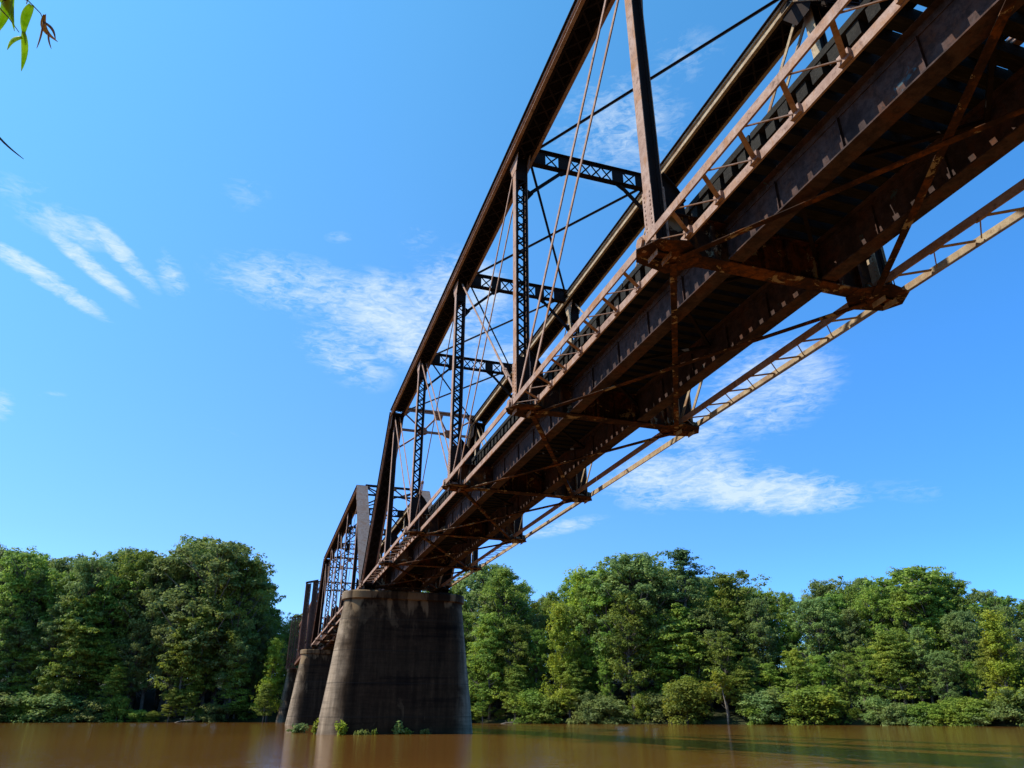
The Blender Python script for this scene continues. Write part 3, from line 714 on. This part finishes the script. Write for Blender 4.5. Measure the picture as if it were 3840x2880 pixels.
# skyline of the far wood as the photo shows it: column, row of the tree tops
SKY = [(-300,2050),(0,2035),(100,2062),(200,2050),(330,2028),(450,2065),(550,2050),(620,2030),(720,2028),(800,2085),(860,2100),(905,2190),(950,2270),(1000,2290),(1060,2305),(1140,2295),(1300,2260),(1700,2170),(1800,2140),(1900,2150),(1960,2225),(2050,2225),(2110,2130),(2200,2145),(2300,2100),(2400,2085),(2500,2105),(2560,2140),(2700,2180),(2800,2150),(2890,2165),(2980,2235),(3100,2225),(3200,2190),(3350,2160),(3450,2130),(3560,2125),(3700,2170),(3840,2215),(4300,2200)]
def sky_y(px):
    for (a, ya), (b, yb) in zip(SKY, SKY[1:]):
        if a <= px <= b: return ya+(yb-ya)*(px-a)/(b-a)
    return 2150
def bank_pt(px, back):
    d = ray(px, 2690); best = None
    for i in range(len(SH)-1):
        x1, y1 = SH[i]; x2, y2 = SH[i+1]; ex, ey = x2-x1, y2-y1; den = d.x*ey-d.y*ex
        if abs(den) < 1e-9: continue
        t = ((x1-CP.x)*ey-(y1-CP.y)*ex)/den; u = ((x1-CP.x)*d.y-(y1-CP.y)*d.x)/den
        if t > 0 and 0 <= u <= 1 and (best is None or t < best): best = t
    h = Vector((d.x, d.y)).normalized(); t = best*Vector((d.x, d.y)).length + back
    return CP.x+h.x*t, CP.y+h.y*t, t
def place(kind, px, back, top_y, label, cat, group=None, widen=1.0, rot=None):
    x, y, dist = bank_pt(px, back); d = ray(px, top_y); ztop = CP.z + d.z/Vector((d.x, d.y)).length*dist
    zg = .1 if back < 0 else (.6 if back < 2 else (1.2 if back < 6 else 1.8)); hh = max(1.2, ztop-zg); s = hh/PH[kind]
    pr = protos[kind]
    if kind in used: o = copy_tree(pr)
    else: o = pr; used.add(kind)
    o.location = (x, y, zg-.15); o.scale = (s*widen, s*widen, s); o.rotation_euler = (0, 0, rnd.uniform(0, 6.28) if rot is None else rot)
    tag(o, label, cat, group); return o
# trees one can tell apart
T = 'tree'
place('pine', 2610, 7, 2060, 'dark pine whose flat clumped top stands highest on the right bank skyline', T, widen=1.1)
place('oak', 2400, 6, 2083, 'big rounded grey-green tree on the skyline just left of the tall pine', T, widen=1.25)
place('oak2', 2800, 9, 2148, 'rounded grey-green tree on the skyline just right of the tall pine', T, widen=1.15)
place('oak2', 3560, 9, 2122, 'broad domed green tree forming the highest skyline near the right edge', T, widen=1.5)
place('gum', 2110, 1.5, 2270, 'bright yellow-green tree standing in front of the wood right of the large pier', T, widen=.95)
place('gum', 2200, 8, 2140, 'pale yellow-green pointed tree on the skyline left of the big rounded tree', T)
place('tall', 1890, 5, 2140, 'leafy green tree rising on the skyline just right of the large pier', T, widen=1.15)
place('cypress', 1830, .5, 2300, 'tall yellow-green cypress with drooping layered sprays right beside the large pier', T, widen=.85)
place('cypress', 1812, -1, 2555, 'small yellow-green cypress with a flared trunk at the waterline beside the large pier', T, widen=.95)
place('ybush', 2570, -1.5, 2555, 'large rounded yellow-green bush overhanging the water below the tall pine', 'bush', widen=1.15)
bpy_b = place('cypress', 3050, -.5, 2590, 'small bright cypress with layered boughs low on the right bank', T, widen=.9)
place('cypress', 3110, 1.5, 2450, 'olive feathery tree behind the small bright cypress on the right bank', T, widen=.9)
place('cypress', 3400, 2, 2360, 'layered olive cypress with wide spreading boughs toward the right edge', T, widen=1.3)
place('gum', 3815, 1.5, 2290, 'bright yellow-green tree cut off by the right edge of the photo', T, widen=1.1)
place('cypress', 210, .5, 2330, 'feathery olive-yellow cypress at the far left bank, second tree in from the left edge', T, widen=.85)
place('cypress', 210, -1.5, 2600, 'low yellow-orange bough spreading over the water at the far left', 'bush', widen=1.3)
place('cypress', 650, .5, 2310, 'yellow-green cypress with a visible slanting trunk in the middle of the left bank', T, widen=.9)
place('gum', 1000, -3.5, 2400, 'bright green tree at the water just left of the farthest pier', T, widen=.95)
place('cypress', 985, -6, 2560, 'low yellow-green boughs over the water left of the farthest pier', 'bush', widen=1.0)
place('sap', 2725, -.8, 2520, 'slim tree with a bare pale trunk rising from the water at the right bank', T, widen=1.2, rot=0)
place('oak', 720, 5, 2028, 'tall rounded tree forming the highest skyline on the left bank', T, widen=1.3)
place('oak2', 840, 4, 2096, 'rounded dark tree at the right end of the left bank wood', T, widen=.95)
place('tall2', 1085, 3, 2300, 'light green tree directly behind the farthest pier', T)
# the rest of the wood, row upon row
r2 = random.Random(21)
def rows(x0, x1, side):
    g = 'trees in the wood on the %s bank' % side
    for back, step, lo, hi, kinds in ((13, 84, .90, 1.04, ('oak','oak2','tall','tall2')), (7, 95, .74, .98, ('oak','tall','tall2','oak2','tall2')), (3, 84, .38, .78, ('oak2','tall','oak','cypress','tall2','oak2')), (22, 150, .9, 1.0, ('oak','oak2'))):
        px = x0 + r2.uniform(0, step)
        while px < x1:
            hb = 2700-sky_y(px); k = r2.choice(kinds); f = r2.uniform(lo, hi)
            lab = {'oak':'rounded grey-green tree', 'oak2':'leafy mid-green tree', 'tall':'tall narrow green tree', 'tall2':'tall grey-green tree', 'gum':'yellowish pointed tree', 'cypress':'olive feathery tree'}[k]
            place(k, px, max(back+r2.uniform(-1.5, 2), 6 if 930 < px < 1180 else -9), 2700-hb*f, '%s packed in the dense wood on the %s bank' % (lab, side), T, g+': '+lab, widen=r2.uniform(.7, 1.05)*(1.15 if f < .8 else 1))
            px += step*r2.uniform(.65, 1.3)
    px = x0
    while px < x1:
        if 2640 < px < 2790: px = 2795
        k = r2.choice(('bush', 'bush2', 'ybush', 'cypress')); lab = {'bush':'green', 'bush2':'grey-green', 'ybush':'olive rounded', 'cypress':'olive layered'}[k]
        place(k, px, r2.uniform(-.9, 1.6) + (5 if 930 < px < 1180 else 0), 2700-(r2.uniform(30, 120) if k != 'cypress' else r2.uniform(110, 230)), '%s shrub in the thicket along the waterline of the %s bank' % (lab, side), 'bush', '%s shrubs along the %s waterline' % (lab, side), widen=r2.uniform(1.0, 1.9) if k != 'cypress' else r2.uniform(.9, 1.2))
        px += r2.uniform(26, 88)
rows(-150, 1180, 'left'); rows(1560, 4000, 'right')
# trees on the near bank, behind the photographer
for i in range(26):
    xx = -62+i*5.2+r2.uniform(-1.5, 1.5); k = ('oak','oak2','tall2')[i % 3]; o = copy_tree(protos[k]); sc_ = r2.uniform(.8, 1.05)
    o.location = (xx, -60+2.2*math.sin(xx*.05)-.0006*xx*xx-r2.uniform(0, 5), 1.5); o.scale = (sc_*1.15, sc_*1.15, sc_); o.rotation_euler = (0, 0, r2.uniform(0, 6.28))
    tag(o, 'tree on the near bank behind the camera, outside the photo', T, 'trees on the near bank')

# ------------------------------------------------------------------ weeds at the foot of the piers
def weed(x, y, h, w_, mat, seed, label, nst=9, leaf=.09):
    r = random.Random(seed); root = empty('weed', (x, y, 0)); st = MB(); vs = []; fs = []
    for i in range(nst):
        a = r.uniform(0, 6.28); hh = h*r.uniform(.5, 1); e = Vector((math.cos(a)*w_*r.uniform(.1,1), math.sin(a)*w_*.4*r.uniform(.1,1), hh))
        b0 = Vector((r.uniform(-.3,.3)*w_, r.uniform(-.1,.1), -.05)); m_ = b0.lerp(b0+e, .5)+Vector((0,0,hh*.12)); st.tube([b0, m_, b0+e], [.014, .01, .004], 4)
        for j in range(22):
            t = r.uniform(.15, 1); q = b0.lerp(b0+e, t)+Vector((r.gauss(0,.09), r.gauss(0,.06), r.gauss(0,.07)))
            leafcard(vs, fs, q, rv(r)+Vector((0,-.2,.6)), leaf*r.uniform(.7,1.6), r, 2.0)
    st.build('stem', M[mat], root)
    me = MB(); me.v = [tuple(p) for p in vs]; me.f = fs; me.m = [0]*len(fs); me.build('leaves', M[mat], root, fixn=False)
    return tag(root, label, 'plant')
def foot(px, py):      # point on the water for a pixel
    d = ray(px, py); t = -CP.z/d.z; return CP.x+d.x*t, CP.y+d.y*t
for i, (px, py, h, w_, mt_, lab, ns) in enumerate([
    (1188, 2754, .8, .35, 'leaf_yellow', 'pale green bush growing at the left foot of the largest pier', 12),
    (1278, 2757, .7, .3, 'leaf_yellow', 'bright green leafy plant at the foot of the largest pier, second from its left edge', 12),
    (1350, 2757, .22, .45, 'leaf_grey', 'low pale green mat of leaves at the waterline of the largest pier', 8),
    (1404, 2757, .30, .08, 'leaf_mid', 'tiny single sprig at the waterline of the largest pier', 3),
    (1487, 2757, .72, .35, 'leaf_grey', 'grey-green leafy plant at the waterline in the middle of the largest pier', 10),
    (1520, 2757, .3, .22, 'leaf_mid', 'small dark sprig just right of the middle plant on the largest pier', 5),
    (1590, 2757, .24, .35, 'leaf_grey', 'low pale leaves at the waterline right of the middle plant on the largest pier', 7),
    (1110, 2748, .55, .7, 'leaf_grey', 'grey-green brush in the water at the foot of the middle pier', 14)]):
    fx, fy = foot(px, py); fy = -1.45 if 1200 < px < 1640 else fy
    if 1200 < px < 1640:
        d = ray(px, py); t = (fy-CP.y)/d.y; fx = CP.x+d.x*t
    weed(fx, fy, h, w_, mt_, 50+i, lab, ns)

def log(px, py, L, lab, rot, up_=.12):
    fx, fy = foot(px, py); mb = MB(); r = random.Random(int(px)); pts = [(-L/2, 0, -.05), (-L*.2, .06, up_*.7), (L*.15, -.05, up_), (L/2, .05, up_*.4)]
    mb.tube(pts, [.05, .08, .07, .03], 7); mb.tube([pts[2], (L*.3, .2, up_+.35), (L*.36, .25, up_+.6)], [.05, .035, .015], 5); mb.tube([pts[1], (-L*.28, -.15, up_+.25)], [.05, .02], 5)
    o = mb.build('driftwood_log', M['palebark'], None, (fx, fy, .02), smooth=True); o.rotation_euler = (0, 0, rot); tag(o, lab, 'log')
log(1912, 2714, 2.6, 'pale driftwood log on the waterline just right of the largest pier', .1)
log(695, 2709.5, 3.2, 'pale branch lying at the waterline of the left bank, left of the piers', .2, .3)

# ------------------------------------------------------------------ hanging leaves close to the camera
def leafmat():
    m, nt, b, out = newmat('willow_leaf'); g = N(nt, 'ShaderNodeNewGeometry')
    n1 = noise(nt, pos(nt), 30, 3, .6)
    c = ramp(nt, n1, [(.35, (.28,.48,.02)), (.6, (.45,.62,.06))]); nt.links.new(c, b.inputs['Base Color']); b.inputs['Roughness'].default_value = .45
    t = N(nt, 'ShaderNodeBsdfTranslucent'); nt.links.new(c, t.inputs[0]); mx = N(nt, 'ShaderNodeMixShader', inp={0: .6})
    nt.links.new(b.outputs[0], mx.inputs[1]); nt.links.new(t.outputs[0], mx.inputs[2]); nt.links.new(mx.outputs[0], out.inputs[0]); return m
M['willow'] = leafmat()
def plain(name, c, t=.4):
    m, nt, b, out = newmat(name); n1 = noise(nt, pos(nt), 60, 3, .6)
    cc = ramp(nt, n1, [(.35, [q*.6 for q in c]), (.65, c)]); nt.links.new(cc, b.inputs['Base Color']); b.inputs['Roughness'].default_value = .6
    tl = N(nt, 'ShaderNodeBsdfTranslucent'); nt.links.new(cc, tl.inputs[0]); mx = N(nt, 'ShaderNodeMixShader', inp={0: t})
    nt.links.new(b.outputs[0], mx.inputs[1]); nt.links.new(tl.outputs[0], mx.inputs[2]); nt.links.new(mx.outputs[0], out.inputs[0]); return m
M['yleaf'] = plain('yellowed_leaf', (.50,.30,.03)); M['twig'] = plain('twig_bark', (.16,.13,.07), .0); M['dryleaf'] = plain('dry_leaf', (.30,.20,.12), .3); M['darkleaf'] = plain('dark_leaf', (.05,.08,.04), .2)
def at(px, py, dist): return CP + ray(px, py)*dist
hb = empty('hanging_branch', at(20, -60, 2.0)); HL = Vector(hb.location)
def leaf(p0, p1, wd, mat, name='leaf', bend=.1, dist=2.0, dd=.06, par=None, n=9):
    a = at(*p0, dist)-HL; b = at(*p1, dist+dd)-HL; L = (b-a).length; d = (b-a).normalized(); view = ray(*p0); sd = d.cross(view).normalized(); nn = sd.cross(d)
    mb = MB(); W = wd/F*dist
    for i in range(n+1):
        t = i/n; c = a.lerp(b, t)+sd*bend*L*math.sin(math.pi*t); w_ = W*.5*(math.sin(math.pi*min(1, .06+t*.94)**.75))**.8 if t < 1 else 0
        mb.v += [tuple(c-sd*w_+nn*w_*.5), tuple(c-nn*.001), tuple(c+sd*w_+nn*w_*.5)]
    for i in range(n):
        o = i*3; mb.f += [(o, o+1, o+4, o+3), (o+1, o+2, o+5, o+4)]; mb.m += [0, 0]
    o = mb.build(name, M[mat], par or hb, smooth=True, fixn=False)
    md = o.modifiers.new('thickness', 'SOLIDIFY'); md.thickness = .0006
    return o
tw = MB(); tw.tube([at(-60,-60,2)-HL, at(40,-20,2)-HL, at(105,2,2)-HL, at(125,22,2)-HL, at(152,50,2)-HL, at(163,75,2)-HL, at(168,95,2)-HL], [.0022,.0018,.0013,.0012,.001,.0008,.0005], 6)
tw.tube([at(-60,-60,2)-HL, at(-20,10,2)-HL, at(35,70,2)-HL, at(72,122,2)-HL], [.0022,.0016,.001,.0007], 6)
tw.build('twig', M['twig'], hb)
leaf((118,18),(88,140),24,'willow', bend=-.05); leaf((88,118),(80,266),17,'willow', bend=.04); leaf((84,140),(28,186),11,'willow', bend=-.08)
leaf((50,-60),(54,116),13,'willow', bend=-.04); leaf((34,-40),(-18,132),26,'willow', bend=.04); leaf((-15,-30),(40,74),20,'willow', bend=.08); leaf((8,-20),(44,66),17,'darkleaf', bend=.05)
leaf((60,-15),(98,14),8,'yleaf', bend=.4); leaf((168,54),(216,156),15,'yleaf', bend=-.16); leaf((160,80),(208,150),7,'dryleaf', bend=.1)
leaf((162,84),(138,180),4,'dryleaf', bend=.02); leaf((182,120),(192,182),4,'dryleaf', bend=-.03)
tag(hb, 'willow twig with narrow green and yellow leaves hanging into the top left corner', 'branch')
hb2 = empty('hanging_leaf', at(-40, 470, 1.8)); HL = Vector(hb2.location)
leaf((-60,440),(88,596),5,'darkleaf', 'blade', bend=-.05, dist=1.8, par=hb2)
tag(hb2, 'single thin dark leaf tip poking in from the left edge below the twig', 'leaf')
